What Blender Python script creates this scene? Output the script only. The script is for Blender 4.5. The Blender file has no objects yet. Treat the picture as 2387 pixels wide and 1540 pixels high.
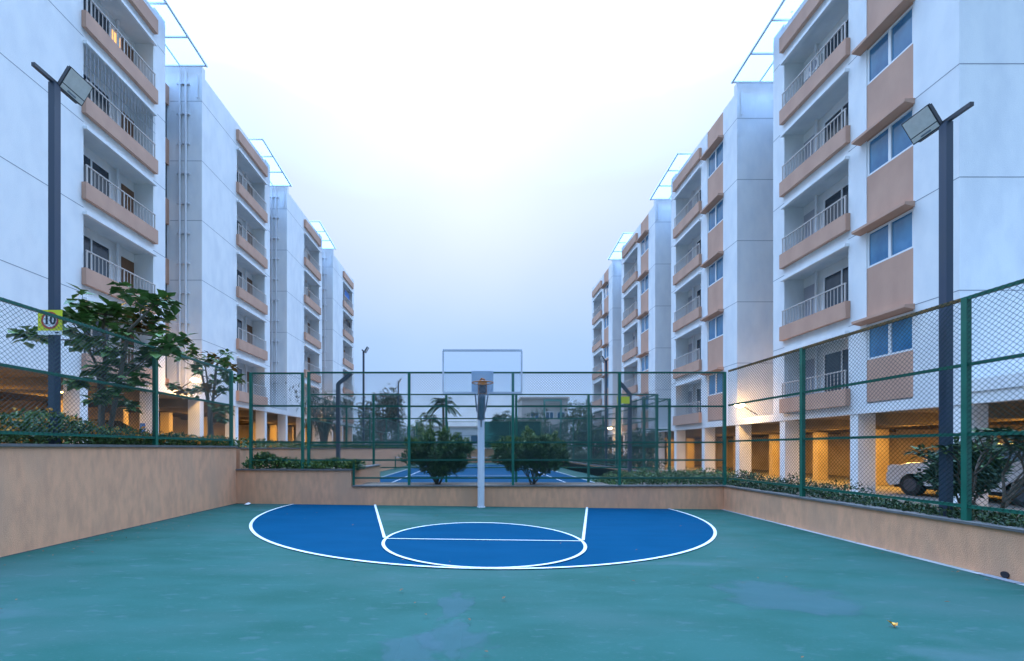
import bpy, bmesh, math, random
from mathutils import Vector, Matrix
R = math.radians
random.seed(7)
sc = bpy.context.scene
C = sc.collection

# ------------------------------------------------------------------ camera
F_PX, U0, V0, EYE = 983.0, 1110.0, 1045.0, 1.69      # focal length, vanishing point (2387 px wide photo), eye height
cd = bpy.data.cameras.new('camera'); cam = bpy.data.objects.new('camera', cd); C.objects.link(cam)
cam.location = (0, 0, EYE); cam.rotation_euler = (R(90), 0, 0)
cd.sensor_width = 36; cd.lens = F_PX/2387*36
cd.shift_x = (1193.5-U0)/2387; cd.shift_y = (V0-770)/2387
cd.clip_start = 0.05; cd.clip_end = 6000
sc.camera = cam
def at(u, v, y):                                       # point seen at photo position (u, v) at distance y
    return Vector(((u-U0)/F_PX*y, y, EYE-(v-V0)/F_PX*y))

# ------------------------------------------------------------------ sky and sun (overcast dusk)
SUN_EL, SUN_AZ = 32, 0
w = bpy.data.worlds.new('World'); sc.world = w; w.use_nodes = True
nt = w.node_tree; N = nt.nodes; L = nt.links; N.clear()
out = N.new('ShaderNodeOutputWorld'); bg = N.new('ShaderNodeBackground')
sky = N.new('ShaderNodeTexSky'); sky.sky_type = 'NISHITA'; sky.sun_disc = False
sky.sun_elevation = R(SUN_EL); sky.sun_rotation = R(SUN_AZ)
skys = N.new('ShaderNodeMix'); skys.data_type = 'RGBA'; skys.blend_type = 'MULTIPLY'
skys.inputs[0].default_value = 1; skys.inputs[7].default_value = (.1, .1, .1, 1)
L.new(sky.outputs[0], skys.inputs[6])
tc = N.new('ShaderNodeTexCoord'); sep = N.new('ShaderNodeSeparateXYZ'); L.new(tc.outputs['Generated'], sep.inputs[0])
ramp = N.new('ShaderNodeValToRGB')
e = ramp.color_ramp.elements
e[0].position = 0; e[0].color = (.36, .62, 1.05, 1)
e[1].position = 1; e[1].color = (2.8, 4.8, 8.4, 1)
for p, c in ((.16, (.29, .50, .90, 1)), (.24, (.34, .54, .92, 1)), (.41, (.54, .68, .91, 1)), (.52, (.67, .80, .96, 1)), (.61, (.88, 1.12, 1.6, 1)), (.70, (1.8, 2.9, 4.8, 1)), (.80, (2.5, 4.2, 7.3, 1))):
    k = e.new(p); k.color = c
noi = N.new('ShaderNodeTexNoise'); noi.inputs['Scale'].default_value = 2.2; noi.inputs['Detail'].default_value = 5
L.new(tc.outputs['Generated'], noi.inputs['Vector'])
nm = N.new('ShaderNodeMath'); nm.operation = 'MULTIPLY_ADD'; nm.inputs[1].default_value = .14; nm.inputs[2].default_value = -.07
L.new(noi.outputs['Fac'], nm.inputs[0])
nz = N.new('ShaderNodeMath'); nz.operation = 'ADD'; L.new(sep.outputs['Z'], nz.inputs[0]); L.new(nm.outputs[0], nz.inputs[1])
L.new(nz.outputs[0], ramp.inputs[0])
# the afterglow is ahead of the camera: the sky behind it is darker
br = N.new('ShaderNodeMapRange'); br.inputs[1].default_value = -.9; br.inputs[2].default_value = .05
br.inputs[3].default_value = .36; br.inputs[4].default_value = 1.0
L.new(sep.outputs['Y'], br.inputs[0])
mulc = N.new('ShaderNodeMix'); mulc.data_type = 'RGBA'; mulc.blend_type = 'MULTIPLY'; mulc.inputs[0].default_value = 1
L.new(ramp.outputs[0], mulc.inputs[6]); L.new(br.outputs[0], mulc.inputs[7])
mx = N.new('ShaderNodeMix'); mx.data_type = 'RGBA'; mx.inputs[0].default_value = .9
L.new(skys.outputs[2], mx.inputs[6]); L.new(mulc.outputs[2], mx.inputs[7])
L.new(mx.outputs[2], bg.inputs[0]); bg.inputs[1].default_value = 1.0
L.new(bg.outputs[0], out.inputs[0])
sd = bpy.data.lights.new('sun', 'SUN'); sd.energy = .5; sd.angle = R(40); sd.color = (1, .95, .9)
so = bpy.data.objects.new('sun', sd); C.objects.link(so)
so.rotation_euler = Vector((0, -math.cos(R(SUN_EL)), -math.sin(R(SUN_EL)))).to_track_quat('-Z', 'Y').to_euler()
sc.view_settings.view_transform = 'Standard'; sc.view_settings.look = 'None'
sc.view_settings.exposure = 0.2; sc.view_settings.gamma = 1

# ------------------------------------------------------------------ materials
def mat(name, col, rough=.7, col2=None, scale=3.0, stretch=(1, 1, 1), bump=0, bscale=60, metal=0, emit=None, estr=0,
        island=None, lo=.35, hi=.65, spec=.5, detail=6, sub=0, col3=None, scale3=1.0, lo3=.5, hi3=.7, stain=None):
    m = bpy.data.materials.new(name); m.use_nodes = True
    n = m.node_tree.nodes; l = m.node_tree.links; b = n['Principled BSDF']
    b.inputs['Roughness'].default_value = rough; b.inputs['Metallic'].default_value = metal
    b.inputs['Specular IOR Level'].default_value = spec
    c4 = lambda c: (c[0], c[1], c[2], 1)
    b.inputs['Base Color'].default_value = c4(col)
    t = n.new('ShaderNodeTexCoord'); last = None
    def noise_fac(s, lo, hi):
        mp = n.new('ShaderNodeMapping'); mp.inputs['Scale'].default_value = stretch; l.new(t.outputs['Object'], mp.inputs[0])
        q = n.new('ShaderNodeTexNoise'); q.inputs['Scale'].default_value = s; q.inputs['Detail'].default_value = detail
        l.new(mp.outputs[0], q.inputs['Vector'])
        r = n.new('ShaderNodeMapRange'); r.inputs[1].default_value = lo; r.inputs[2].default_value = hi
        l.new(q.outputs['Fac'], r.inputs[0]); return r.outputs[0]
    if col2:
        x = n.new('ShaderNodeMix'); x.data_type = 'RGBA'
        if island:
            g = n.new('ShaderNodeNewGeometry'); l.new(g.outputs['Random Per Island'], x.inputs[0])
        else: l.new(noise_fac(scale, lo, hi), x.inputs[0])
        x.inputs[6].default_value = c4(col); x.inputs[7].default_value = c4(col2); last = x.outputs[2]
    if col3:
        x = n.new('ShaderNodeMix'); x.data_type = 'RGBA'; l.new(noise_fac(scale3, lo3, hi3), x.inputs[0])
        if last: l.new(last, x.inputs[6])
        else: x.inputs[6].default_value = c4(col)
        x.inputs[7].default_value = c4(col3); last = x.outputs[2]
    if stain:                                          # dried puddles with their own soft outline, and fine specks
        for sc_, a_, b_, k_ in ((.55, .60, .66, .5), (7.0, .60, .70, .45), (38.0, .60, .70, .35)):
            x = n.new('ShaderNodeMix'); x.data_type = 'RGBA'
            mm = n.new('ShaderNodeMath'); mm.operation = 'MULTIPLY'; mm.inputs[1].default_value = k_
            l.new(noise_fac(sc_, a_, b_), mm.inputs[0]); l.new(mm.outputs[0], x.inputs[0])
            l.new(last, x.inputs[6]); x.inputs[7].default_value = c4(stain); last = x.outputs[2]
    if last: l.new(last, b.inputs['Base Color'])
    if bump:
        q = n.new('ShaderNodeTexNoise'); q.inputs['Scale'].default_value = bscale; q.inputs['Detail'].default_value = 4
        l.new(t.outputs['Object'], q.inputs['Vector'])
        bp = n.new('ShaderNodeBump'); bp.inputs['Strength'].default_value = bump; bp.inputs['Distance'].default_value = .02
        l.new(q.outputs['Fac'], bp.inputs['Height']); l.new(bp.outputs[0], b.inputs['Normal'])
    if emit:
        b.inputs['Emission Color'].default_value = c4(emit); b.inputs['Emission Strength'].default_value = estr
    return m
def clear(name, tint, alpha, rough=.05, base=(.8, .85, .9), translucent=False):
    m = bpy.data.materials.new(name); m.use_nodes = True
    n = m.node_tree.nodes; l = m.node_tree.links; n.clear()
    o = n.new('ShaderNodeOutputMaterial'); tr = n.new('ShaderNodeBsdfTransparent'); tr.inputs[0].default_value = (*tint, 1)
    if translucent:
        g = n.new('ShaderNodeBsdfTranslucent'); g.inputs[0].default_value = (*base, 1)
    else:
        g = n.new('ShaderNodeBsdfPrincipled'); g.inputs['Base Color'].default_value = (*base, 1); g.inputs['Roughness'].default_value = rough
    x = n.new('ShaderNodeMixShader'); x.inputs[0].default_value = alpha
    l.new(tr.outputs[0], x.inputs[1]); l.new(g.outputs[0], x.inputs[2]); l.new(x.outputs[0], o.inputs[0]); return m

WHITE = mat('white_paint', (.80, .80, .79), .8, (.72, .73, .74), 2.2, (1, 1, .45), .35, 55, lo=.38, hi=.72, detail=10, col3=(.68, .69, .70), scale3=.55, lo3=.52, hi3=.75)
TAN = mat('tan_paint', (.57, .335, .235), .8, (.50, .29, .205), 1.5, (1, 1, .5), .25, 40)
JOINT = mat('wall_joint', (.24, .26, .29), .9)
SOFFIT = mat('soffit_paint', (.62, .60, .57), .8, (.5, .48, .45), 2)
GARAGE = mat('garage_plaster', (.62, .50, .32), .85, (.5, .38, .22), 1.2)
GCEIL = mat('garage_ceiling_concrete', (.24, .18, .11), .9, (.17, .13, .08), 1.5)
GFLOOR = mat('garage_floor', (.22, .19, .15), .5, (.16, .14, .12), 1)
RAIL = mat('railing_metal', (.50, .44, .40), .5)
FRAME = mat('white_frame', (.80, .80, .80), .4)
GLASS = mat('window_glass', (.02, .11, .24), .08, (.07, .24, .40), 1.1, (1, 1, .5), spec=.8, lo=.35, hi=.62, col3=(.20, .36, .48), scale3=2.6, lo3=.60, hi3=.72)
DGLASS = mat('door_glass', (.025, .035, .05), .12, (.06, .08, .1), 1.2, spec=.7)
WOOD = mat('door_wood', (.20, .10, .05), .5, (.14, .07, .035), 6, (8, 8, .6))
GREYDOOR = mat('grey_door', (.36, .37, .42), .6)
PIPE = mat('pvc_pipe', (.72, .73, .75), .45)
CANOPY = clear('canopy_sheet', (.85, .93, 1), .6, base=(.75, .85, .95), translucent=True)
CFRAME = mat('canopy_steel', (.70, .72, .75), .5)
BEIGE = mat('beige_plaster', (.84, .415, .23), .92, (.70, .35, .20), 5.5, (1.6, 1.6, .55), .6, 90, lo=.36, hi=.66, detail=9,
            col3=(.64, .35, .21), scale3=.8, lo3=.50, hi3=.72)
COPING = mat('dark_coping', (.11, .105, .10), .7, (.16, .15, .14), 6)
COURT = mat('court_green', (.021, .098, .082), .75, (.011, .080, .061), 1.3, (.6, 1.6, 1), .12, 160, lo=.35, hi=.65,
            col3=(.034, .099, .087), scale3=.42, lo3=.50, hi3=.66, spec=.18, stain=(.062, .120, .125))
COURTB = mat('court_blue', (.000, .055, .115), .75, (.001, .062, .128), 1.4, (.6, 1.6, 1), .12, 160, spec=.02)
LINE = mat('line_paint', (.78, .78, .78), .6, (.66, .68, .70), 5)
GREEN = mat('fence_green', (.006, .110, .070), .45, (.010, .14, .09), 3, bump=.05)
WIRE = mat('wire_green', (.007, .042, .038), .5)
POLE = mat('pole_paint', (.028, .050, .090), .5, (.040, .058, .085), 2, (1, 1, .4))
CASE = mat('lamp_case', (.03, .035, .045), .45)
CASE2 = mat('dark_pole_paint', (.055, .065, .085), .5)
RUSSET = mat('rusty_rail', (.26, .13, .035), .8, (.10, .075, .03), 9)  # mottled golden brown for the top rail of two right-hand bays
LENS = mat('lamp_face', (.78, .74, .70), .4, (.86, .82, .78), 14)
STEELW = mat('white_steel', (.74, .76, .80), .4, (.64, .66, .72), 3, (1, 1, .3))
STEELG = mat('grey_steel', (.30, .33, .40), .45, (.24, .27, .33), 5)
ACRYL = clear('acrylic_board', (.93, .965, .99), .04, base=(.6, .75, .9))
ORANGE = mat('ring_orange', (.50, .17, .02), .5, (.30, .10, .02), 20)
BLACK = mat('black_rubber', (.015, .015, .017), .7)
NETM = mat('net_cord', (.35, .38, .45), .8)
SOIL = mat('planter_soil', (.10, .075, .05), .95, (.16, .12, .085), 4, bump=.6, bscale=25)
PAVE = mat('paving_concrete', (.28, .26, .24), .85, (.21, .20, .19), 1.3, bump=.3, bscale=30)
GROUND = mat('earth', (.16, .15, .12), .95, (.10, .12, .06), .15)
YELLOW = mat('sign_yellow', (.72, .70, .02), .5)
RED = mat('sign_red', (.50, .06, .03), .5)
SWHITE = mat('sign_white', (.80, .80, .82), .5)
SBLACK = mat('sign_black', (.02, .02, .025), .6)
BLUEP = mat('blue_panel', (.03, .18, .55), .5)
BARK = mat('bark', (.12, .085, .06), .9, (.18, .14, .11), 12, (1, 1, .3), .6, 40)
LEAFB = mat('broad_leaf', (.070, .150, .030), .40, (.170, .260, .080), island=True)
LEAFR = mat('rusty_leaf', (.38, .15, .03), .6, (.18, .14, .04), island=True)
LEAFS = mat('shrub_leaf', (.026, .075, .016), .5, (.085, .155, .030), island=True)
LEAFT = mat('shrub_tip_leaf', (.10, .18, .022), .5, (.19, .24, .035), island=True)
LEAFD = mat('dark_leaf', (.018, .050, .022), .55, (.040, .085, .035), island=True)
LEAFF = mat('far_leaf', (.045, .085, .050), .7, (.10, .13, .075), island=True)
LEAFRED = mat('far_reddish_leaf', (.12, .085, .07), .7, (.07, .09, .055), island=True)
PALML = mat('palm_leaf', (.045, .095, .050), .6, (.09, .14, .07), island=True)
FLOWER = mat('orange_petal', (.80, .27, .03), .6, (.85, .45, .06), island=True)
SHADE = clear('shade_net', (.35, .70, .66), .50, .8, base=(.015, .12, .10))
CARP = mat('silver_paint', (.66, .68, .71), .3, metal=.25)
CARD = mat('dark_paint', (.03, .035, .045), .25, metal=.3)
CGLASS = mat('car_glass', (.02, .025, .03), .08, spec=.8)
CHROME = mat('wheel_alloy', (.45, .46, .48), .35, metal=.7)
HEADL = mat('headlight_lens', (.75, .78, .82), .15)
LAMPE = mat('lit_lamp', (1, .8, .5), .5, emit=(1, .70, .30), estr=60)
TUBEE = mat('lit_tube', (1, .8, .5), .5, emit=(1, .62, .20), estr=14)
FARW = mat('far_wall', (.50, .45, .42), .85, (.42, .38, .36), .3)
FARWIN = mat('far_window', (.06, .12, .2), .2)
DRY = mat('dry_leaf', (.20, .09, .03), .8, (.11, .06, .03), island=True)
ACW = mat('ac_white', (.78, .78, .78), .5)

# ------------------------------------------------------------------ mesh helpers
class MB:
    def __init__(s): s.v = []; s.f = []; s.m = []
    def add(s, vs, fs, mi=0):
        o = len(s.v); s.v += [tuple(p) for p in vs]
        for f in fs: s.f.append([o+i for i in f]); s.m.append(mi)
    def box(s, x0, x1, y0, y1, z0, z1, mi=0):
        if x0 > x1: x0, x1 = x1, x0
        s.add([(x0,y0,z0),(x1,y0,z0),(x1,y1,z0),(x0,y1,z0),(x0,y0,z1),(x1,y0,z1),(x1,y1,z1),(x0,y1,z1)],
              [(0,3,2,1),(4,5,6,7),(0,1,5,4),(1,2,6,5),(2,3,7,6),(3,0,4,7)], mi)
    def obox(s, o, a, b, c, mi=0):                     # box from corner o along vectors a, b, c
        o, a, b, c = Vector(o), Vector(a), Vector(b), Vector(c)
        if a.cross(b).dot(c) < 0: a, b = b, a
        s.add([o, o+a, o+a+b, o+b, o+c, o+a+c, o+a+b+c, o+b+c], [(0,3,2,1),(4,5,6,7),(0,1,5,4),(1,2,6,5),(2,3,7,6),(3,0,4,7)], mi)
    def tube(s, pts, rad, n=6, mi=0, caps=True):
        pts = [Vector(p) for p in pts]
        rr = rad if isinstance(rad, (list, tuple)) else [rad]*len(pts)
        o = len(s.v); ref = None
        for i, p in enumerate(pts):
            d = (pts[min(i+1, len(pts)-1)]-pts[max(i-1, 0)]).normalized()
            if ref is None or abs(ref.dot(d)) > .98: ref = Vector((0, 0, 1)) if abs(d.z) < .9 else Vector((1, 0, 0))
            a = d.cross(ref).normalized(); b = d.cross(a).normalized()
            for k in range(n):
                t = 2*math.pi*k/n; s.v.append(tuple(p+a*math.cos(t)*rr[i]+b*math.sin(t)*rr[i]))
        for i in range(len(pts)-1):
            for k in range(n):
                k2 = (k+1) % n; s.f.append([o+i*n+k, o+i*n+k2, o+(i+1)*n+k2, o+(i+1)*n+k]); s.m.append(mi)
        if caps:
            s.f.append([o+k for k in range(n)][::-1]); s.m.append(mi)
            s.f.append([o+(len(pts)-1)*n+k for k in range(n)]); s.m.append(mi)
    def leaf(s, p, d, nrm, ln, wd, mi=0, fold=.25):
        d = d.normalized(); side = d.cross(nrm)
        if side.length < 1e-4: side = d.orthogonal()
        side.normalize(); up = side.cross(d)
        mid = p+d*ln*.5
        s.add([p, mid+side*wd*.5+up*fold*wd, p+d*ln-up*fold*wd*.6, mid-side*wd*.5+up*fold*wd], [(0,1,2),(0,2,3)], mi)
    def mesh(s, name, mats, smooth=False):
        me = bpy.data.meshes.new(name); me.from_pydata(s.v, [], s.f)
        for m in (mats if isinstance(mats, (list, tuple)) else [mats]): me.materials.append(m)
        me.polygons.foreach_set('material_index', s.m)
        if smooth: me.polygons.foreach_set('use_smooth', [True]*len(me.polygons))
        me.update(); return me
    def build(s, name, mats, parent=None, loc=None, smooth=False): return link(name, s.mesh(name, mats, smooth), parent, loc)
def link(name, me, parent=None, loc=None):
    """Part in world coordinates (loc None: mesh is already placed) or local ones under its parent."""
    o = bpy.data.objects.new(name, me); C.objects.link(o)
    if parent:
        o.parent = parent
        if loc is None and parent.parent is None and 'world_parts' in WP and parent.name in WP['world_parts']:
            o.matrix_parent_inverse = Matrix.Translation(-parent.location)
    if loc is not None: o.location = loc
    return o
WP = {'world_parts': set()}
def tag(o, label, cat, group=None, kind=None):
    if label: o['label'] = label
    if cat: o['category'] = cat
    if group: o['group'] = group
    if kind: o['kind'] = kind
    return o
def thing(name, label, cat, loc, group=None, world=True):
    o = bpy.data.objects.new(name, None); C.objects.link(o); o.location = loc; o.empty_display_size = .2
    if world: WP['world_parts'].add(o.name)
    return tag(o, label, cat, group)
def struct(o): o['kind'] = 'structure'; return o
def copy_tree(o, parent=None):
    c = o.copy(); C.objects.link(c)
    if parent: c.parent = parent
    for ch in list(o.children): copy_tree(ch, c)
    return c
def light(name, loc, energy, col=(1, .62, .22), size=.12, parent=None):
    d = bpy.data.lights.new(name, 'POINT'); d.energy = energy; d.color = col; d.shadow_soft_size = size
    o = bpy.data.objects.new(name, d); C.objects.link(o); o.location = loc
    if parent:
        o.parent = parent
        if parent.name in WP['world_parts']: o.matrix_parent_inverse = Matrix.Translation(-parent.location)
    return o
def rnd(a, b): return random.uniform(a, b)
def rdir():
    while True:
        v = Vector((rnd(-1, 1), rnd(-1, 1), rnd(-1, 1)))
        if .05 < v.length < 1: return v.normalized()

# ------------------------------------------------------------------ ground, court
TILT = -.0125
XL, XR, YB, XC = -7.0, 7.22, 12.3, .14
def gz(x): return TILT*x
def flat(name, poly, m, dz, zf=gz):
    mb = MB(); mb.add([(x, y, zf(x)+dz) for x, y in poly], [list(range(len(poly)))])
    o = mb.build(name, m); return struct(o)
mb = MB(); mb.add([(-2500,-2500,-.5),(2500,-2500,-.5),(2500,2500,-.5),(-2500,2500,-.5)], [(0,1,2,3)]); struct(mb.build('ground', GROUND))
flat('court', [(XL-.1,-9),(XR+.1,-9),(XR+.1,YB+.05),(XL-.1,YB+.05)], COURT, 0)
def arc(cx, cy, r, a0, a1, n=96): return [(cx+r*math.cos(a0+(a1-a0)*i/n), cy+r*math.sin(a0+(a1-a0)*i/n)) for i in range(n+1)]
AC, AR = 11.4, 5.5
t0 = math.asin((YB-.06-AC)/AR)
flat('court_blue_zone', arc(XC, AC, AR, math.pi-t0, 2*math.pi+t0), COURTB, .004)
FT, FR = 7.72, 1.8
flat('court_key', [(XC-3.08, YB-.06), (XC-1.8, FT), (XC+1.8, FT), (XC+3.08, YB-.06)], COURT, .008)
flat('court_circle', arc(XC, FT, FR, 0, 2*math.pi)[:-1], COURTB, .012)
lm = MB()
def strip(pts, wd, dz=.016, close=False):
    n = len(pts); vs = []
    for i, (x, y) in enumerate(pts):
        a = pts[i-1] if (i or close) else pts[i]; b = pts[(i+1) % n] if (i < n-1 or close) else pts[i]
        dx, dy = b[0]-a[0], b[1]-a[1]; l = math.hypot(dx, dy) or 1
        vs += [(x-dy/l*wd/2, y+dx/l*wd/2, gz(x)+dz), (x+dy/l*wd/2, y-dx/l*wd/2, gz(x)+dz)]
    m = n if close else n-1
    lm.add(vs, [(2*i+1, (2*i+3) % (2*n), (2*i+2) % (2*n), 2*i) for i in range(m)])
strip(arc(XC, AC, AR, math.pi-t0, 2*math.pi+t0), .058, .016)
strip(arc(XC, FT, FR, 0, 2*math.pi)[:-1], .055, .020, True)
strip([(XC-1.77, FT), (XC+1.77, FT)], .04, .024)
strip([(XC-3.08, YB-.06), (XC-1.83, FT+.05)], .055, .028); strip([(XC+3.08, YB-.06), (XC+1.83, FT+.05)], .055, .028)
struct(lm.build('court_lines', LINE))
def stain_mat():
    m = bpy.data.materials.new('dried_puddle'); m.use_nodes = True; n = m.node_tree.nodes; l = m.node_tree.links; n.clear()
    o = n.new('ShaderNodeOutputMaterial'); tr = n.new('ShaderNodeBsdfTransparent'); b = n.new('ShaderNodeBsdfPrincipled')
    b.inputs['Base Color'].default_value = (.085, .165, .185, 1); b.inputs['Roughness'].default_value = .75; b.inputs['Specular IOR Level'].default_value = .2
    t = n.new('ShaderNodeTexCoord'); ln = n.new('ShaderNodeVectorMath'); ln.operation = 'LENGTH'; l.new(t.outputs['Object'], ln.inputs[0])
    q = n.new('ShaderNodeTexNoise'); q.inputs['Scale'].default_value = 1.9; q.inputs['Detail'].default_value = 7
    oi = n.new('ShaderNodeObjectInfo'); ad = n.new('ShaderNodeVectorMath'); l.new(t.outputs['Object'], ad.inputs[0]); l.new(oi.outputs['Location'], ad.inputs[1]); l.new(ad.outputs[0], q.inputs['Vector'])
    mm = n.new('ShaderNodeMath'); mm.operation = 'MULTIPLY_ADD'; mm.inputs[1].default_value = 1.5; l.new(q.outputs['Fac'], mm.inputs[0]); l.new(ln.outputs['Value'], mm.inputs[2])
    r = n.new('ShaderNodeMapRange'); r.interpolation_type = 'SMOOTHSTEP'; r.inputs[1].default_value = 1.52; r.inputs[2].default_value = 1.22; r.inputs[3].default_value = 0; r.inputs[4].default_value = .36
    l.new(mm.outputs[0], r.inputs[0]); x = n.new('ShaderNodeMixShader'); l.new(r.outputs[0], x.inputs[0]); l.new(tr.outputs[0], x.inputs[1]); l.new(b.outputs[0], x.inputs[2]); l.new(x.outputs[0], o.inputs[0]); return m
STAIN = stain_mat()
for k, (cx, cy, rx, ry) in enumerate(((-.55, 3.55, .42, .42), (-.20, 3.75, .45, .45), (-.22, 4.55, .30, .55), (3.6, 4.9, 1.1, .8))):
    mb = MB(); mb.add([(-1, -1, TILT*-rx), (1, -1, TILT*rx), (1, 1, TILT*rx), (-1, 1, TILT*-rx)], [(0, 1, 2, 3)])
    o = mb.build('court_stain', STAIN); o.location = (cx, cy, gz(cx)+.0015+.0004*k); o.scale = (rx, ry, 1); struct(o)
mb = MB(); mb.add([(XR-.20,-9,gz(XR)+.004),(XR,-9,gz(XR)+.004),(XR,YB,gz(XR)+.004),(XR-.09,YB,gz(XR)+.004)], [(0,1,2,3)])
struct(mb.build('concrete_edge_strip', mat('edge_concrete', (.42,.42,.43), .85, (.25,.3,.3), 7, (1,.3,1))))

# thin dark line of uneven width where the tall wall meets the court
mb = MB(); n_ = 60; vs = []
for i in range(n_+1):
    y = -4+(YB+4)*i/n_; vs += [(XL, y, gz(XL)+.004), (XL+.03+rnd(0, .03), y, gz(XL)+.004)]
mb.add(vs, [(2*i, 2*i+1, 2*i+3, 2*i+2) for i in range(n_)]); struct(mb.build('grime_line', mat('grime', (.035,.045,.04), .9, (.06,.08,.07), 9)))  # plain dark strip along the wall foot
# terraces, planters, tennis court
def slab(name, x0, x1, y0, y1, z0, z1, m):
    mb = MB(); mb.box(x0, x1, y0, y1, z0, z1); return struct(mb.build(name, m))
slab('left_road', -60, -9.2, -9, 75, -.45, 1.36, PAVE)
slab('left_planter_soil', -9.2, XL-.2, -9, 49.8, -.44, 1.70, SOIL)
slab('right_road', 9.3, 60, -9, 75, -.45, .16, PAVE)
slab('right_planter_soil', XR+.2, 9.3, -9, 49.8, -.44, .56, SOIL)
slab('left_back_planter_soil', XL, -3.85, YB+.2, 16.0, -.44, 1.05, SOIL)
slab('back_planter_soil', -3.65, XR, YB+.2, 14.2, -.44, .55, SOIL)
def tz(x): return 0
flat('tennis_court', [(XL,14.2),(XR+.2,14.2),(XR+.2,50),(XL,50)], COURT, 0, tz)
flat('tennis_blue_zone', [(-5.6,20.7),(5.9,20.7),(5.9,44.5),(-5.6,44.5)], COURTB, .004, tz)
lm = MB()
for x0, x1, y0, y1 in ((-5.6,5.9,20.7,20.8),(-5.6,5.9,44.4,44.5),(-5.6,-5.54,20.8,44.4),(5.84,5.9,20.8,44.4),(-4.2,-4.14,20.8,44.4),(4.4,4.46,20.8,44.4),(-4.1,4.4,26.2,26.27),(-4.1,4.4,38.9,38.97)):
    lm.add([(x0,y0,.008),(x1,y0,.008),(x1,y1,.008),(x0,y1,.008)], [(0,1,2,3)])
struct(lm.build('tennis_lines', LINE))

# retaining walls
def wall(label, boxes, copes, cat='retaining wall'):
    o = thing('retaining_wall', label, cat, (sum(boxes[0][:2])/2, (boxes[0][2]+boxes[0][3])/2, 0))
    mb = MB()
    for b in boxes: mb.box(*b)
    mb.build('wall_face', BEIGE, o)
    mb = MB()
    for b in copes: mb.box(*b)
    mb.build('coping', COPING, o); return o
wall('tall beige plastered retaining wall along the left edge of the basketball court',
     [(XL-.2, XL, -9, YB, -.4, 1.72)], [(XL-.22, XL+.03, -9, YB+.03, 1.72, 1.765)])
wall('mid-height beige wall in the left back corner below the dense green hedge',
     [(XL, -3.65, YB, YB+.2, -.4, 1.05), (-3.85, -3.652, YB+.2, 16.0, -.4, 1.05)], [(XL, -3.62, YB-.03, YB+.2, 1.05, 1.09), (-3.85, -3.62, YB+.2, 16.03, 1.05, 1.09)])
wall('low beige wall behind the hoop post at the far end of the court',
     [(-3.65, XR, YB+.003, YB+.2, -.4, .58)], [(-3.62, XR-.03, YB-.03, YB+.2, .58, .615)])
wall('low beige wall along the right edge of the basketball court',
     [(XR, XR+.2, -9, YB+.2, -.4, .58)], [(XR-.03, XR+.22, -9, YB+.2, .58, .615)])
wall('beige wall along the left side of the tennis court beyond',
     [(XL-.2, XL, YB+.2, 50, -.4, 1.68)], [(XL-.22, XL+.03, YB+.23, 50, 1.68, 1.72)])
wall('beige wall closing the far end of the tennis court',
     [(XL, XR, 50, 50.2, -.4, 1.62)], [(XL, XR, 49.97, 50.22, 1.62, 1.66)])
wall('low beige wall along the right side of the tennis court',
     [(XR+.2, XR+.4, 14.2, 49.8, -.4, .62)], [(XR+.18, XR+.42, 14.2, 49.8, .62, .66)])

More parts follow.
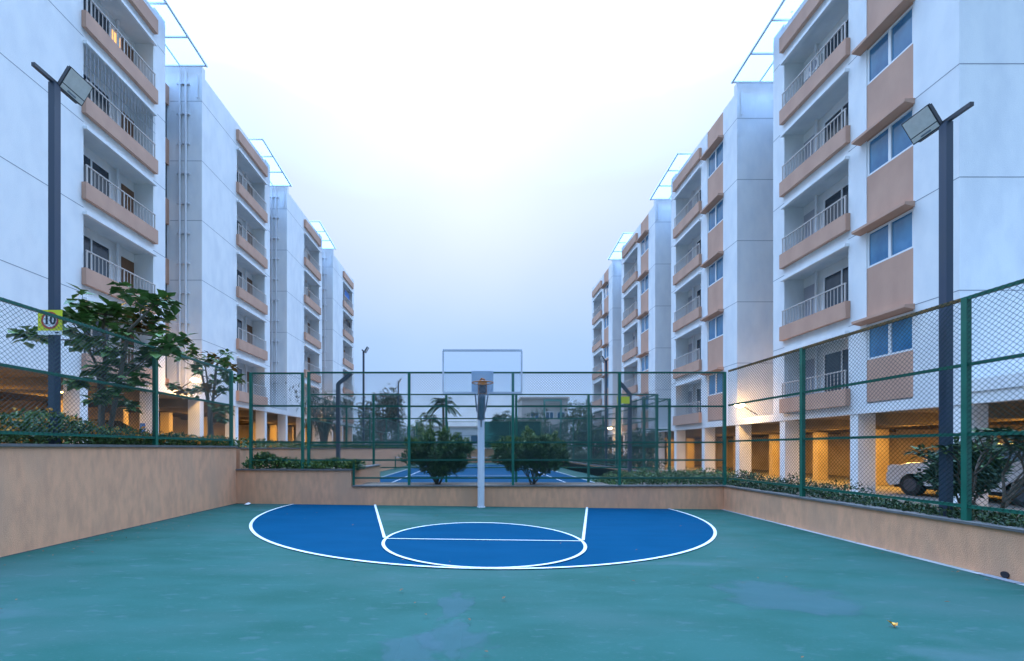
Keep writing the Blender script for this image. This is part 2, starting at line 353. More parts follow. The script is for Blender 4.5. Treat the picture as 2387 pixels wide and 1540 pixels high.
# ------------------------------------------------------------------ apartment buildings
FLOORS = 5
def building(side, F, zb, starts, gfloor, label, right):
    top = zb+16.35; T0 = zb+.31
    root = thing('apartment_building', label, 'apartment building', (side*F, starts[0], gfloor))
    def bx(mb, d0, d1, y0, y1, z0, z1, mi=0): mb.box(side*(F+d0), side*(F+d1), y0, y1, z0, z1, mi)
    bw, rec = .80, (2.2 if right else 1.6)
    LEN = 7.0
    if right: bal = (3.33, 6.35); win = (1.18, 2.66)
    else: bal = (3.1, 6.3); win = None
    DEEP = 12.0
    # shared meshes (y relative to block start, z relative to tan bottom)
    mp = MB(); bx(mp, -.17, -.003, bal[0]-.08, bal[1]+.06, 0, .58); PAR = mp.mesh('balcony', TAN)
    mp = MB()
    d = -.09
    bx(mp, d-.02, d+.02, bal[0], bal[1], 1.20, 1.24)
    n = 20
    for i in range(n+1):
        y = bal[0]+.03+(bal[1]-bal[0]-.06)*i/n; t = .018 if i in (0, n, n//2) else .008
        bx(mp, d-t, d+t, y-t, y+t, .58, 1.20)
    RLG = mp.mesh('railing', RAIL)
    mp = MB(); bx(mp, -.15, -.002, bal[0]-.03, bal[1]+.03, 2.47, 2.58); LIP = mp.mesh('lintel_lip', WHITE)
    # door sets in the back wall of the balcony (near glass door, far solid door)
    g0, g1 = bal[0]+.30, bal[0]+1.95
    mp = MB()
    for y0, y1, z0, z1 in ((g0,g0+.06,.12,2.22),(g1-.06,g1,.12,2.22),(g0+.06,g1-.06,2.16,2.22),((g0+g1)/2-.03,(g0+g1)/2+.03,.12,2.16)):
        bx(mp, bw-.06, bw-.002, y0, y1, z0, z1)
    DFR = mp.mesh('glass_door', FRAME)
    mp = MB(); bx(mp, bw-.03, bw-.004, g0+.06, (g0+g1)/2-.03, .12, 2.16); bx(mp, bw-.03, bw-.004, (g0+g1)/2+.03, g1-.06, .12, 2.16)
    DGL = mp.mesh('pane', DGLASS)
    mp = MB(); bx(mp, bw-.03, bw-.004, bal[1]-.68, bal[1]-.06, .12, 2.15); SDR = mp.mesh('door', GREYDOOR if right else WOOD)
    mp = MB(); mp.tube([(side*(F+bw-.12), bal[0]+2.22, .11), (side*(F+bw-.12), bal[0]+2.22, 2.55)], .05, 8); BP = mp.mesh('balcony_pipe', PIPE)
    if win:
        w0, w1 = win; wm = (w0+w1)/2; wz0, wz1 = 1.42, 2.58
        mp = MB()
        for y0, y1, z0, z1 in ((w0,w0+.06,wz0,wz1),(w1-.06,w1,wz0,wz1),(w0+.06,w1-.06,wz0,wz0+.06),(w0+.06,w1-.06,wz1-.06,wz1),(wm-.04,wm+.04,wz0+.06,wz1-.06)):
            bx(mp, .03, .10, y0, y1, z0, z1)
        WFR = mp.mesh('window', FRAME)
        mp = MB(); bx(mp, .075, .09, w0+.06, wm-.04, wz0+.06, wz1-.06); bx(mp, .06, .075, wm+.04, w1-.06, wz0+.06, wz1-.06); WPN = mp.mesh('pane', GLASS)
        mp = MB()
        for y0, y1 in ((w0-.05, w1+.22),):
            a = side*(F-.30); b = side*(F-.003)
            prof = [(a, 2.66), (a, 2.74), (b, 2.76), (b, 2.60)]
            vs = [(x, y0, z) for x, z in prof]+[(x, y1, z) for x, z in prof]
            fs = [(0,1,2,3),(7,6,5,4),(0,4,5,1),(1,5,6,2),(2,6,7,3),(3,7,4,0)]
            if side < 0: fs = [f[::-1] for f in fs]
            mp.add(vs, fs)
        HOOD = mp.mesh('window_hood', TAN)
    blocks = []
    for bi, s in enumerate(starts):
        wl = MB(); z0w = zb+.30
        if right:
            for a, b in ((0, win[0]), (win[1], bal[0]), (bal[1], LEN)): bx(wl, 0, bw, s+a, s+b, z0w, top)
            bx(wl, .12, bw, s+win[0], s+win[1], z0w, top-.02)
        else:
            for a, b in ((0, bal[0]), (bal[1], LEN)): bx(wl, 0, bw, s+a, s+b, z0w, top)
        for k in range(FLOORS+1):
            zt = T0+3*k
            if k < FLOORS: bx(wl, 0, bw, s+bal[0], s+bal[1], max(z0w, zt-.45), zt+.10)
            else: bx(wl, 0, bw, s+bal[0], s+bal[1], zt-.45, top)
        bx(wl, bw, DEEP, s, s+LEN, z0w, top-.25)
        # raised end pilaster
        bx(wl, -.002, .5, s+LEN-.62, s+LEN-.02, top, top+.14)
        bx(wl, 0, 6.0, s, s+.25, top, top+.45) if bi else None
        bx(wl, bw+.001, 6.0, s, s+.25, top-.25, top) if bi else None
        wl.build('block_wall', WHITE, root)
        jt = MB()
        for k in range(1, FLOORS+1):
            zj = zb+.02+3*k
            segs = ((0, win[0]), (win[1]+.0, bal[0])) if right else ((0, bal[0]),)
            for a, b in segs+((bal[1], LEN),): bx(jt, -.003, 0, s+a+.002, s+b-.002, zj, zj+.022)
            mbx = 6.0 if bi == 0 else rec
            jt.box(side*F, side*(F+mbx), s-.003, s, zj, zj+.022)
        jt.build('wall_joint', JOINT, root)
        if right:
            zs = zb+.36
            for k in range(FLOORS+1):
                ztop = T0+3*k+1.42 if k < FLOORS else top-.02
                zlow = zs if k == 0 else T0+3*(k-1)+2.58
                tp = MB(); bx(tp, .02, .118, s+win[0], s+win[1], zlow, ztop); tp.build('tan_panel', TAN, root)
        fm = MB(); bx(fm, -.17, -.003, s+bal[0]-.08, s+bal[1]+.06, T0+15, T0+15.6); fm.build('roof_fascia', TAN, root)
        for k in range(FLOORS):
            lo = Vector((0, s, T0+3*k))-root.location
            bo = bpy.data.objects.new('balcony', PAR); C.objects.link(bo); bo.parent = root; bo.location = lo
            for me in (RLG, LIP, BP):
                q = bpy.data.objects.new(me.name.split('.')[0], me); C.objects.link(q); q.parent = bo
            go = bpy.data.objects.new('glass_door', DFR); C.objects.link(go); go.parent = root; go.location = lo
            q = bpy.data.objects.new('pane', DGL); C.objects.link(q); q.parent = go
            do = bpy.data.objects.new('door', SDR); C.objects.link(do); do.parent = root; do.location = lo
            if right:
                wo = bpy.data.objects.new('window', WFR); C.objects.link(wo); wo.parent = root; wo.location = lo
                q = bpy.data.objects.new('pane', WPN); C.objects.link(q); q.parent = wo
                q = bpy.data.objects.new('window_hood', HOOD); C.objects.link(q); q.parent = wo
        # recess between blocks: back wall, tan panels, dark windows, downpipes, canopy
        if bi < len(starts)-1:
            g0y, g1y = s+LEN, starts[bi+1]
            rw = MB(); bx(rw, rec+.2, DEEP, g0y, g1y, zb+.3, top-.6); rw.build('recess_wall', WHITE, root)
            for k in range(FLOORS+1):
                rp = MB(); bx(rp, rec+.05, rec+.2, g0y, g1y, max(zb+.3, T0+3*k-.5), min(T0+3*k+.75, top-.6)); rp.build('tan_panel', TAN, root)
            for k in range(FLOORS):
                rg = MB(); bx(rg, rec+.17, rec+.198, g0y, g1y, T0+3*k+.75, T0+3*k+2.5); rg.build('stair_window', DGLASS, root)
            dp = MB()
            for dd in (.75, 1.05) if not right else (1.9,):
                dp.tube([(side*(F+dd), g1y-.10, gfloor+2.9), (side*(F+dd), g1y-.10, top+.35)], .05, 8)
                for k in range(11):
                    zz = gfloor+3.6+1.5*k
                    dp.box(side*(F+dd-.16), side*(F+dd+.16), g1y-.11, g1y-.004, zz, zz+.05)
            dp.build('downpipe', PIPE, root)
            y0, y1 = s+5.0, s+9.1; zc = top+.0; dO, dI = -.55, 3.2
            cf = MB()
            bx(cf, dO, dO+.08, y0, y1, zc+.02, zc+.08)
            for dd in (.75, 1.9, 3.1): bx(cf, dd, dd+.045, y0+.08, y1-.08, zc+.005, zc+.075)
            ys = [y0, y0+1.35, y0+2.7, y1-.08]
            for yy in ys: bx(cf, dO+.08, dI, yy, yy+.055, zc+.017, zc+.078)
            bx(cf, .05, .11, s+LEN-1.0, s+LEN-.94, top, zc-.003); bx(cf, .15, .21, g1y-.10, g1y-.04, top-1.2, zc-.003)
            tilt = lambda q: [q.v.__setitem__(i, (v[0], v[1], v[2]+.40*(y1-v[1])/(y1-y0))) for i, v in enumerate(q.v) if v[2] > zc-.01]
            tilt(cf); co = cf.build('canopy', CFRAME, root)
            cp = MB(); bx(cp, dO-.03, dI, y0-.03, y1+.03, zc+.082, zc+.09); tilt(cp); cp.build('canopy_panel', CANOPY, co)
    end = starts[-1]+LEN
    y_near = starts[0]-7.5
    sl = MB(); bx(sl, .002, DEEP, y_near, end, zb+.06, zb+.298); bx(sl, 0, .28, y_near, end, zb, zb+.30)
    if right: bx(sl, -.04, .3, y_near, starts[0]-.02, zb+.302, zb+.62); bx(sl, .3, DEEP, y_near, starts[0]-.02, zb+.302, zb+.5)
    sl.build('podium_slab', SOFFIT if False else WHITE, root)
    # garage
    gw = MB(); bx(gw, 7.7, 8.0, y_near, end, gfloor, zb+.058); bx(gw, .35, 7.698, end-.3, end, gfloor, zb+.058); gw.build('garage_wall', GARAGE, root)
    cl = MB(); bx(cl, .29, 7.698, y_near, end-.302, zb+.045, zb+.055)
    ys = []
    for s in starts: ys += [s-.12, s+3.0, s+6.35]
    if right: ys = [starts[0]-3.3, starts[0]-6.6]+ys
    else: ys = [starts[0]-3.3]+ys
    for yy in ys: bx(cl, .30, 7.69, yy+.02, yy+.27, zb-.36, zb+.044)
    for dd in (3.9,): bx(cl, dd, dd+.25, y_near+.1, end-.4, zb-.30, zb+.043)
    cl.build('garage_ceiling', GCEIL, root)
    cm = MB(); bx(cm, .03, .62, 0, .30, gfloor, zb-.002); COL = cm.mesh('column', WHITE)
    cm = MB(); bx(cm, 3.85, 4.35, 0, .30, gfloor, zb-.37); COLI = cm.mesh('column', GARAGE)
    for yy in ys:
        for me in (COL, COLI):
            q = bpy.data.objects.new('column', me); C.objects.link(q); q.parent = root; q.location = Vector((0, yy, 0))-root.location
    return root
RS = [11.17, 20.68, 30.15, 39.6]; LS = [11.72, 21.22, 30.75, 40.6]
bR = building(1, 12.8, 2.85, RS, .16, 'right-hand white apartment building with two-pane windows between tan panels', True)
bL = building(-1, 13.8, 4.13, LS, 1.36, 'left-hand white apartment building with blank walls beside its tan balconies', False)

# window grille enclosing one balcony of the left building
mb = MB(); zt = 4.13+.31+9
for i in range(22):
    y = LS[0]+3.13+3.14*i/21; mb.tube([(-13.71, y, zt+1.24), (-13.71, y, zt+2.44)], .009, 4)
for z in (1.7, 2.1): mb.tube([(-13.71, LS[0]+3.1, zt+z), (-13.71, LS[0]+6.3, zt+z)], .012, 4)
mb.build('balcony_grille', mat('grille_steel', (.35,.37,.42), .5), bL)
g = thing('ac_unit', 'white air conditioner unit behind a railing high on the right building', 'air conditioner', (13.48, 16.9, 16.65))
mb = MB(); mb.box(13.36, 13.596, 16.45, 17.2, 16.62, 17.10); mb.build('casing', ACW, g)
mb = MB(); mb.tube([(13.357, 16.72, 16.86), (13.34, 16.72, 16.86)], .18, 20); mb.build('fan_grille', STEELG, g)
mb = MB(); mb.box(-14.593, -14.585, 16.9, 17.3, 4.44+12+1.5, 4.44+12+2.05); mb.build('lit_window', mat('lit_window_glow', (.8,.5,.2), .5, emit=(1,.52,.16), estr=1.1), bL)
mb = MB(); mb.box(-14.12, -13.9, 17.70, 17.714, 1.75, 2.75); tag(mb.build('notice_board', BLUEP), 'small blue board fixed to a white garage column on the left', 'board')

# lit lamps of the buildings
def wall_lamp(p, side, label, energy, box=True):
    o = thing('wall_lamp', label, 'lamp', p)
    p = Vector(p)
    mb = MB(); mb.tube([p+Vector((0,0,.03)), p+Vector((side*.5,.12,-.22)), p+Vector((side*.95,.2,-.45))], .022, 6); mb.build('arm', CASE, o)
    mb = MB(); mb.tube([p+Vector((0,0,.11)), p+Vector((0,0,.04))], [.05,.20], 12); mb.build('lamp_shade', CASE, o)
    mb = MB(); mb.tube([p+Vector((0,0,.04)), p+Vector((0,0,-.02)), p+Vector((0,0,-.09)), p+Vector((0,0,-.13))], [.15,.21,.15,.05], 12, caps=True); mb.build('bulb', LAMPE, o, smooth=True)
    light('lamp_light', p+Vector((0,-.05,-.25)), energy*1.25, (1,.52,.12), .1, o)
    return o
wall_lamp((-13.15, 19.75, 4.92), -1, 'bright amber lamp on an arm above the left garage entrance', 115)
wall_lamp((12.25, 19.6, 3.72), 1, 'bright amber lamp on an arm above the right garage entrance', 115)
wall_lamp((12.1, 38.2, 3.55), 1, 'distant amber lamp on the right building seen through the fences', 130)
wall_lamp((-13.1, 38.1, 4.75), -1, 'distant amber lamp low on the left building behind the bamboo', 130)
for side, F, zb, ys in ((1, 12.8, 2.85, (7.5, 12.8, 16.2, 19.5, 22.4, 25.6, 31.6, 36, 42)), (-1, 13.8, 4.13, (9.5, 13.4, 17.2, 22.3, 25.5, 31.6, 36, 42))):
    for i, y in enumerate(ys):
        p = Vector((side*(F+2.9), y, zb-.16))
        o = thing('garage_lamp', 'amber tube lamp under the ceiling of the %s garage' % ('right' if side > 0 else 'left'), 'lamp', p, 'tube lamps in the garages')
        mb = MB(); mb.box(p.x-.6, p.x+.6, y-.03, y+.03, zb-.12, zb+.044); mb.build('housing', FRAME, o)
        mb = MB(); mb.tube([(p.x-.58, y, zb-.15), (p.x+.58, y, zb-.15)], .025, 8); mb.build('tube', TUBEE, o)
        d = bpy.data.lights.new('tube_light', 'AREA'); d.shape = 'RECTANGLE'; d.size = 1.1; d.size_y = .08; d.energy = 105 if side > 0 else 125; d.color = (1, .52, .10)
        q = bpy.data.objects.new('tube_light', d); C.objects.link(q); q.location = (p.x, y, zb-.19); q.parent = o; q.matrix_parent_inverse = Matrix.Translation(-p)

# ------------------------------------------------------------------ fences
def chainlink(P0, P1, zb, zt, w=.078, r=.0026, over=.035):
    P0, P1 = Vector(P0), Vector(P1); d = P1-P0; ln = d.length; d.normalize()
    h = zt-zb; mb = MB(); nrm = Vector((d.y, -d.x, 0))
    c = -h
    while c < ln:
        s0, t0 = max(c, 0), max(-c, 0); s1 = min(c+h, ln); t1 = s1-c
        if s1-s0 > .03:
            for flip in (0, 1):
                a = P0+d*((ln-s0) if flip else s0); b = P0+d*((ln-s1) if flip else s1)
                a = Vector((a.x, a.y, zb+t0)); b = Vector((b.x, b.y, zb+t1))
                if t1 > h-.01: b += (b-a).normalized()*over
                o = nrm*(.002 if flip else -.002)
                mb.tube([a+o, b+o], r, 3, caps=False)
        c += w
    return mb
def fence(label, pts, zb, zt, rails, post_z, w=.078, r=.0032, pr=.038, group=None, cloth=None, rr=.024, posts=None, russet=()):
    """Green chain-link fence through the given post positions."""
    o = thing('chain_link_fence', label, 'fence', (pts[0][0], pts[0][1], post_z), group)
    for i, p in enumerate(pts):
        if posts is not None and i not in posts: continue
        mb = MB(); mb.box(p[0]-pr, p[0]+pr, p[1]-pr, p[1]+pr, post_z, zt+.02); mb.build('post', GREEN, o)
    for i in range(len(pts)-1):
        a, b = Vector((*pts[i], 0)), Vector((*pts[i+1], 0)); d = (b-a).normalized()
        a2, b2 = a+d*pr, b-d*pr
        nn = Vector((-d.y, d.x, 0))
        for z in rails:
            mb = MB(); mb.obox(a2-nn*rr+Vector((0,0,z-rr)), b2-a2, nn*2*rr, Vector((0,0,2*rr))); q = mb.build('rail', RUSSET if (i in russet and z == rails[0]) else GREEN, o)
            if i in russet and z == rails[0]: q['label'] = 'rusty brown top rail'  # rail in mottled golden brown
        off = Vector((0, -.03, 0)) if abs(d.x) > .5 else Vector((-.03 if a.x > 0 else .03, 0, 0))
        chainlink(a2+off, b2+off, rails[-1], rails[0], w, r).build('chain_link_mesh', WIRE, o)
        if cloth and i in cloth:
            mb = MB(); q = Vector((0, .03, 0)); mb.obox(a2+q+Vector((0,0,rails[-1])), b2-a2, Vector((0,.004,0)), Vector((0,0,rails[0]-rails[-1]))); mb.build('shade_cloth', SHADE, o)
    return o
fence('green chain-link fence on the tall wall along the left side of the court',
      [(XL-.1, 12.22), (XL-.1, 9.33), (XL-.1, 6.2), (XL-.1, 3.1), (XL-.1, 0)], 1.8, 3.92, [3.92, 2.94, 1.93], 1.765)
fence('narrow green chain-link panel at the left back corner of the court',
      [(-6.62, YB+.1), (-5.10, YB+.1)], 1.3, 3.9, [3.9, 2.94, 1.88, 1.35], 1.09, r=.0042)
bf = fence('long green chain-link fence across the back of the court behind the hoop',
      [(-4.92, YB+.1), (-1.97, YB+.1), (1.08, YB+.1), (4.21, YB+.1), (XR+.08, YB+.1)], .9, 3.92, [3.92, 2.93, 1.87, 1.35], .615, r=.0042, posts=(1, 2, 3, 4))
mb = MB(); mb.box(-4.958, -4.882, YB+.062, YB+.138, 1.09, 3.94); mb.build('post', GREEN, bf)
mb = MB(); mb.box(-3.63, -3.57, YB+.07, YB+.13, .615, 1.326); mb.build('post', GREEN, bf)
for a, b in ((-3.57, -2.008), (-1.932, 1.042), (1.118, 4.172), (4.248, XR+.04)):
    mb = MB(); mb.box(a, b, YB+.076, YB+.124, .80, .848); mb.build('rail', GREEN, bf)
    chainlink((a, YB+.07), (b, YB+.07), .66, 1.35, r=.0042, over=0).build('chain_link_mesh', WIRE, bf)
fence('green chain-link fence on the low wall along the right side of the court',
      [(XR+.1, 12.25), (XR+.1, 9.46), (XR+.1, 6.3), (XR+.1, 3.2), (XR+.1, 0)], .8, 3.93, [3.93, 2.94, 1.90, .83], .615, posts=(1, 2, 3, 4), russet=(0, 1))
fence('green chain-link fence at the near end of the tennis court',
      [(-6.95, 17.5), (-4.25, 17.5), (-1.24, 17.5), (1.66, 17.5), (4.66, 17.5), (7.5, 17.5)], .1, 3.93, [3.93, 2.93, 1.80, .9], 0, w=.10, r=.003, pr=.045)
fence('green chain-link fence along the left side of the tennis court',
      [(-6.95, 17.6+5*i) for i in range(7)], 1.8, 3.93, [3.93, 2.9, 1.85], 1.72, w=.13, r=.0035, pr=.045)
fence('green chain-link fence along the right side of the tennis court',
      [(7.52, 17.6+5*i) for i in range(7)], .8, 3.93, [3.93, 2.9, 1.85, .8], .66, w=.13, r=.0035, pr=.045)
fence('tall far green fence with dark shade cloth behind the tennis court',
      [(-6.9+3.6*i, 49.0) for i in range(5)], 0, 4.8, [4.8, 3.2, 1.8], 0, w=.16, r=.004, pr=.05, cloth=(2, 3))
fence('narrow green fence cage beside the right end of the tennis fence',
      [(7.60, 19.1), (8.75, 19.1), (8.75, 24.1), (8.75, 29.1)], .6, 3.93, [3.93, 2.55, 1.75], .56, w=.12, r=.0035, pr=.05)

# tennis net
o = thing('tennis_net', 'tennis net with white band across the blue court beyond the bushes', 'net', (.15, 32.6, 0))
for x in (-6.25, 6.4):
    mb = MB(); mb.tube([(x, 32.6, 0), (x, 32.6, 1.08)], .05, 10); mb.build('post', GREEN, o)
chainlink((-6.2, 32.6), (6.35, 32.6), .05, 1.0, w=.12, r=.0045, over=0).build('net_mesh', WIRE, o)
mb = MB(); mb.box(-6.2, 6.35, 32.58, 32.62, .98, 1.04); mb.build('net_band', LINE, o)

# ------------------------------------------------------------------ floodlight poles
def flood_pole(label, x, y, z0, side):
    """Square pole with a cross-arm along the court and one flood lamp aimed across it."""
    o = thing('floodlight_pole', label, 'floodlight pole', (x, y, z0), 'floodlight poles', world=False)
    H = 6.4; h = .056
    mb = MB(); mb.box(-h, h, -h, h, 0, H); mb.box(-.12, .12, -.12, .12, 0, .02); mb.build('pole', POLE, o, (0,0,0))
    mb = MB(); mb.box(-.03, .03, -.36, .42, H, H+.06); mb.build('cross_arm', CASE, o, (0,0,0))
    sx = -side
    ln = Vector((0, .44, 0)); S = Vector((sx*.215, 0, .355)); n = Vector((sx*.86, 0, -.5)).normalized()
    c0 = Vector((sx*.05, .02, H-.02))
    hd = MB(); hd.obox(c0-n*.028, ln, S, n*.028); hl = hd.build('lamp_head', CASE, o, (0,0,0))
    fn = MB()
    for i in range(9): fn.obox(c0-n*.055+ln*(i/8.6), ln*.03, S*.96, n*.026)
    fn.build('cooling_fin', CASE, hl, (0,0,0))
    fc = MB(); fc.obox(c0+n*.002+ln*.04+S*.27, ln*.92, S*.69, n*.006); fc.obox(c0+n*.002+ln*.04+S*.04, ln*.92, S*.19, n*.006); fc.build('lamp_face', LENS, hl, (0,0,0))
    br = MB(); br.obox(c0+n*.009+ln*.3+S*.08, ln*.35, S*.06, n*.004); br.build('label_plate', STEELG, hl, (0,0,0))
    return o
flood_pole('tall square floodlight pole behind the left fence carrying the speed sign', -7.42, 7.42, 1.70, -1)
flood_pole('square floodlight pole behind the right fence beside the leafy bush', 7.62, 6.84, .56, 1)
flood_pole('thin distant floodlight pole left of the hoop, taller of the two there', -7.45, 27.9, 1.70, -1)
flood_pole('farthest thin floodlight pole left of the palm tree', -7.5, 40.6, 1.70, -1)
flood_pole('distant floodlight pole in front of the far end of the right building', 7.86, 25.5, .56, 1)

# bent poles
def bent_pole(label, x, y, z0, h, dx, dz):
    o = thing('bent_pole', label, 'pole', (x, y, z0), 'bent grey poles', world=False)
    mb = MB(); mb.box(-.065, .065, -.065, .065, 0, h); mb.build('pole', CASE2, o, (0,0,0))
    mb = MB(); d = Vector((dx, 0, dz)); nn = Vector((dz, 0, -dx)).normalized()
    mb.obox(Vector((0,-.055,h-.03))-nn*.06, d, Vector((0,.11,0)), nn*.12); mb.build('arm', CASE2, o, (0,0,0)); return o
bent_pole('grey pole with a slanted top behind the left back hedge', -5.2, 15.9, 1.05, 3.1, .5, .42)
bent_pole('grey pole with a slanted top behind the right part of the back fence', 6.15, 16.9, 0, 3.9, -.42, .48)
# signs
def text_mesh(body, size, m, name):
    cu = bpy.data.curves.new(name, 'FONT'); cu.body = body; cu.size = size; cu.offset = .006; cu.align_x = 'CENTER'; cu.align_y = 'CENTER'; cu.extrude = .001
    t = bpy.data.objects.new(name, cu); C.objects.link(t)
    bpy.context.view_layer.update()
    me = bpy.data.meshes.new_from_object(t.evaluated_get(bpy.context.evaluated_depsgraph_get()))
    C.objects.unlink(t); bpy.data.objects.remove(t); me.materials.clear(); me.materials.append(m); me.name = name
    return me
def disc(mb, r0, r1, z, y0, n=40):
    vs = []
    for i in range(n):
        a = 2*math.pi*i/n; vs += [(r0*math.cos(a), y0, z+r0*math.sin(a)), (r1*math.cos(a), y0, z+r1*math.sin(a))]
    mb.add(vs, [(2*i, 2*i+1, (2*i+3) % (2*n), (2*i+2) % (2*n)) for i in range(n)])
sg = thing('speed_sign', 'yellow square speed limit sign reading 10 on the left floodlight pole', 'road sign', at(116.5, 751, 7.28), world=False)
mb = MB(); mb.box(-.21, .21, 0, .006, -.215, .215); mb.build('plate', YELLOW, sg, (0,0,0))
mb = MB(); mb.box(-.21, .21, -.003, 0, -.215, -.145); mb.build('name_strip', SWHITE, sg, (0,0,0))
mb = MB(); disc(mb, .001, .118, .035, -.002); mb.build('white_disc', SWHITE, sg, (0,0,0))
mb = MB(); disc(mb, .118, .150, .035, -.004); mb.build('red_ring', RED, sg, (0,0,0))
q = link('numerals', text_mesh('10', .19, SBLACK, 'numerals'), sg, (0, -.006, .035)); q.rotation_euler = (R(90), 0, 0); q.scale = (1.12, 1.12, 1)
mb = MB(); mb.box(.09, .15, -.005, -.003, -.185, -.165); mb.build('strip_mark', SBLACK, sg, (0,0,0))
mb = MB(); mb.box(-.03, .03, .006, .05, -.05, .05); mb.build('bracket', STEELG, sg, (0,0,0))
sg = thing('road_sign', 'small yellow sign on the grey bent pole behind the right fence post', 'road sign', (5.88, 16.82, 3.62), world=False)
mb = MB(); mb.box(-.26, .24, 0, .006, -.14, .14); mb.build('plate', YELLOW, sg, (0,0,0))
mb = MB(); mb.box(.2, .26, .006, .05, -.04, .04); mb.build('bracket', STEELG, sg, (0,0,0))

# ------------------------------------------------------------------ basketball stand
hs = thing('basketball_stand', 'white basketball post with clear backboard and orange ring', 'basketball hoop', (XC, 12.08, 0))
mb = MB(); mb.tube([(XC, 12.08, -.02), (XC, 12.08, 2.66)], .098, 24); mb.tube([(XC, 12.08, -.01), (XC, 12.08, .03)], .12, 24); mb.build('post', STEELW, hs)
mb = MB(); mb.box(XC-.012, XC+.012, 11.979, 11.985, 2.3, 2.62); mb.build('post_slot', SBLACK, hs)
BY = 9.45
mb = MB()
mb.tube([(XC, 12.12, 2.55), (XC, 11.6, 2.78), (XC, BY+.14, 3.18)], [.11, .105, .085], 16)
mb.tube([(XC-.12, 12.0, 2.75), (XC-.2, BY+.12, 3.35)], .02, 8); mb.tube([(XC+.12, 12.0, 2.75), (XC+.2, BY+.12, 3.35)], .02, 8)
mb.build('arm', STEELG, hs)
bz0, bz1, bx0, bx1 = 2.93, 3.90, XC-.885, XC+.885
mb = MB(); mb.box(bx0, bx1, BY, BY+.012, bz0, bz1); bo = mb.build('backboard', ACRYL, hs)
mb = MB(); t = .035
mb.box(bx0-.003, bx1+.003, BY-.012, BY+.03, bz1-.03, bz1+.01); mb.box(bx0-.003, bx1+.003, BY-.012, BY+.03, bz0-.01, bz0+.03)
mb.box(bx0-.012, bx0+t-.012, BY-.010, BY+.028, bz0+.03, bz1-.03); mb.box(bx1-t+.012, bx1+.012, BY-.010, BY+.028, bz0+.03, bz1-.03)
mb.build('board_frame', mat('frame_alloy', (.42,.45,.52), .4, (.60,.63,.70), 1.3), bo)
mb = MB(); mb.box(XC-.245, XC+.245, BY+.016, BY+.03, bz0+.02, bz0+.50); mb.build('mounting_plate', mat('plate_grey', (.45,.50,.58), .5), bo)
mb = MB()
for dx in (-.2, .2):
    for dz in (.07, .45): mb.tube([(XC+dx, BY-.008, bz0+dz), (XC+dx, BY-.0, bz0+dz)], .012, 8)
mb.build('bolt', STEELG, bo)
RZ, RYc = 3.10, BY-.40
rg = MB(); ring = [(XC+.225*math.cos(2*math.pi*i/40), RYc+.225*math.sin(2*math.pi*i/40), RZ) for i in range(41)]
rg.tube(ring, .012, 8, caps=False); ro = rg.build('ring', ORANGE, hs, smooth=True)
mb = MB(); mb.box(XC-.09, XC+.09, BY-.19, BY-.012, RZ-.012, RZ+.04); mb.box(XC-.10, XC+.10, BY-.035, BY-.012, RZ-.20, RZ+.10)
mb.tube([(XC-.06, BY-.06, RZ+.08), (XC-.02, BY-.1, RZ+.14), (XC+.05, BY-.06, RZ+.12)], .022, 8); mb.build('ring_bracket', ORANGE, ro)
mb = MB(); mb.box(XC-.075, XC+.075, BY-.18, BY-.04, RZ-.17, RZ-.015); mb.build('spring_box', BLACK, ro)
nm_ = MB()
for k in range(12):
    for sgn in (1, -1):
        pts = []
        for j in range(7):
            a = 2*math.pi*(k+sgn*j*.5)/12; rr = .222-.095*(j/6)**.7
            pts.append((XC+rr*math.cos(a), RYc+rr*math.sin(a), RZ-.31*j/6))
        nm_.tube(pts, .0022, 3, caps=False)
nm_.build('net', NETM, ro)

# ------------------------------------------------------------------ plants
def whorl(mb, p, n, ln, wd, mi=0, droop=.35):
    for i in range(n):
        a = 2*math.pi*(i+rnd(-.3, .3))/n
        d = Vector((math.cos(a), math.sin(a), rnd(-droop-.4, .5)))
        mb.leaf(p+rdir()*ln*.15, d, Vector((rnd(-.4,.4), rnd(-.4,.4), 1)), ln*rnd(.7, 1.15), wd*rnd(.75, 1.15), mi, .12)
def limb(mb, a, b, r0, r1, sag=.0, n=5):
    a, b = Vector(a), Vector(b); pts = []; q = Vector((rnd(-.05,.05), rnd(-.05,.05), 0))*(b-a).length
    for i in range(n):
        t = i/(n-1); pts.append(a.lerp(b, t)+q*math.sin(math.pi*t)-Vector((0,0,sag*math.sin(math.pi*t))))
    mb.tube(pts, [r0+(r1-r0)*i/(n-1) for i in range(n)], 6)
def big_leaf_tree(label, base, y, spots, stems, ln, wd, per, group=None, stake=None):
    o = thing('broad_leaf_tree', label, 'tree', base)
    tb = MB(); lf = MB(); tops = []
    for st in stems:
        pts = [at(u, v, yy) for u, v, yy in st]; pts[0].z = base[2]-.1
        tb.tube(pts, [.05-.032*i/(len(pts)-1) for i in range(len(pts))], 8); tops += pts[1:]
        # a denser list of points to branch from
        for i in range(len(pts)-1): tops += [pts[i].lerp(pts[i+1], t) for t in (.3, .6)]
    for (u, v, r, mi) in spots:
        p = at(u, v, y+rnd(-.7, .7))
        low = [q for q in tops if q.z < p.z+.1] or tops
        q = min(low, key=lambda q: (q-p).length+.25*abs(q.z-(p.z-.4)))
        limb(tb, q, p, .016, .007, .06)
        for i in range(per):
            c = p+rdir()*r*rnd(.1, 1); limb(tb, p, c, .006, .003, 0, 3)
            whorl(lf, c, 6, ln, wd, mi)
    tb.build('trunk', BARK, o); lf.build('crown', [LEAFB, LEAFR], o)
    return o
c2 = lambda x, y: (.3395*x, 522.7+.3395*y)
c4 = lambda x, y: (348.5+.3111*x, 740.5+.3111*y)
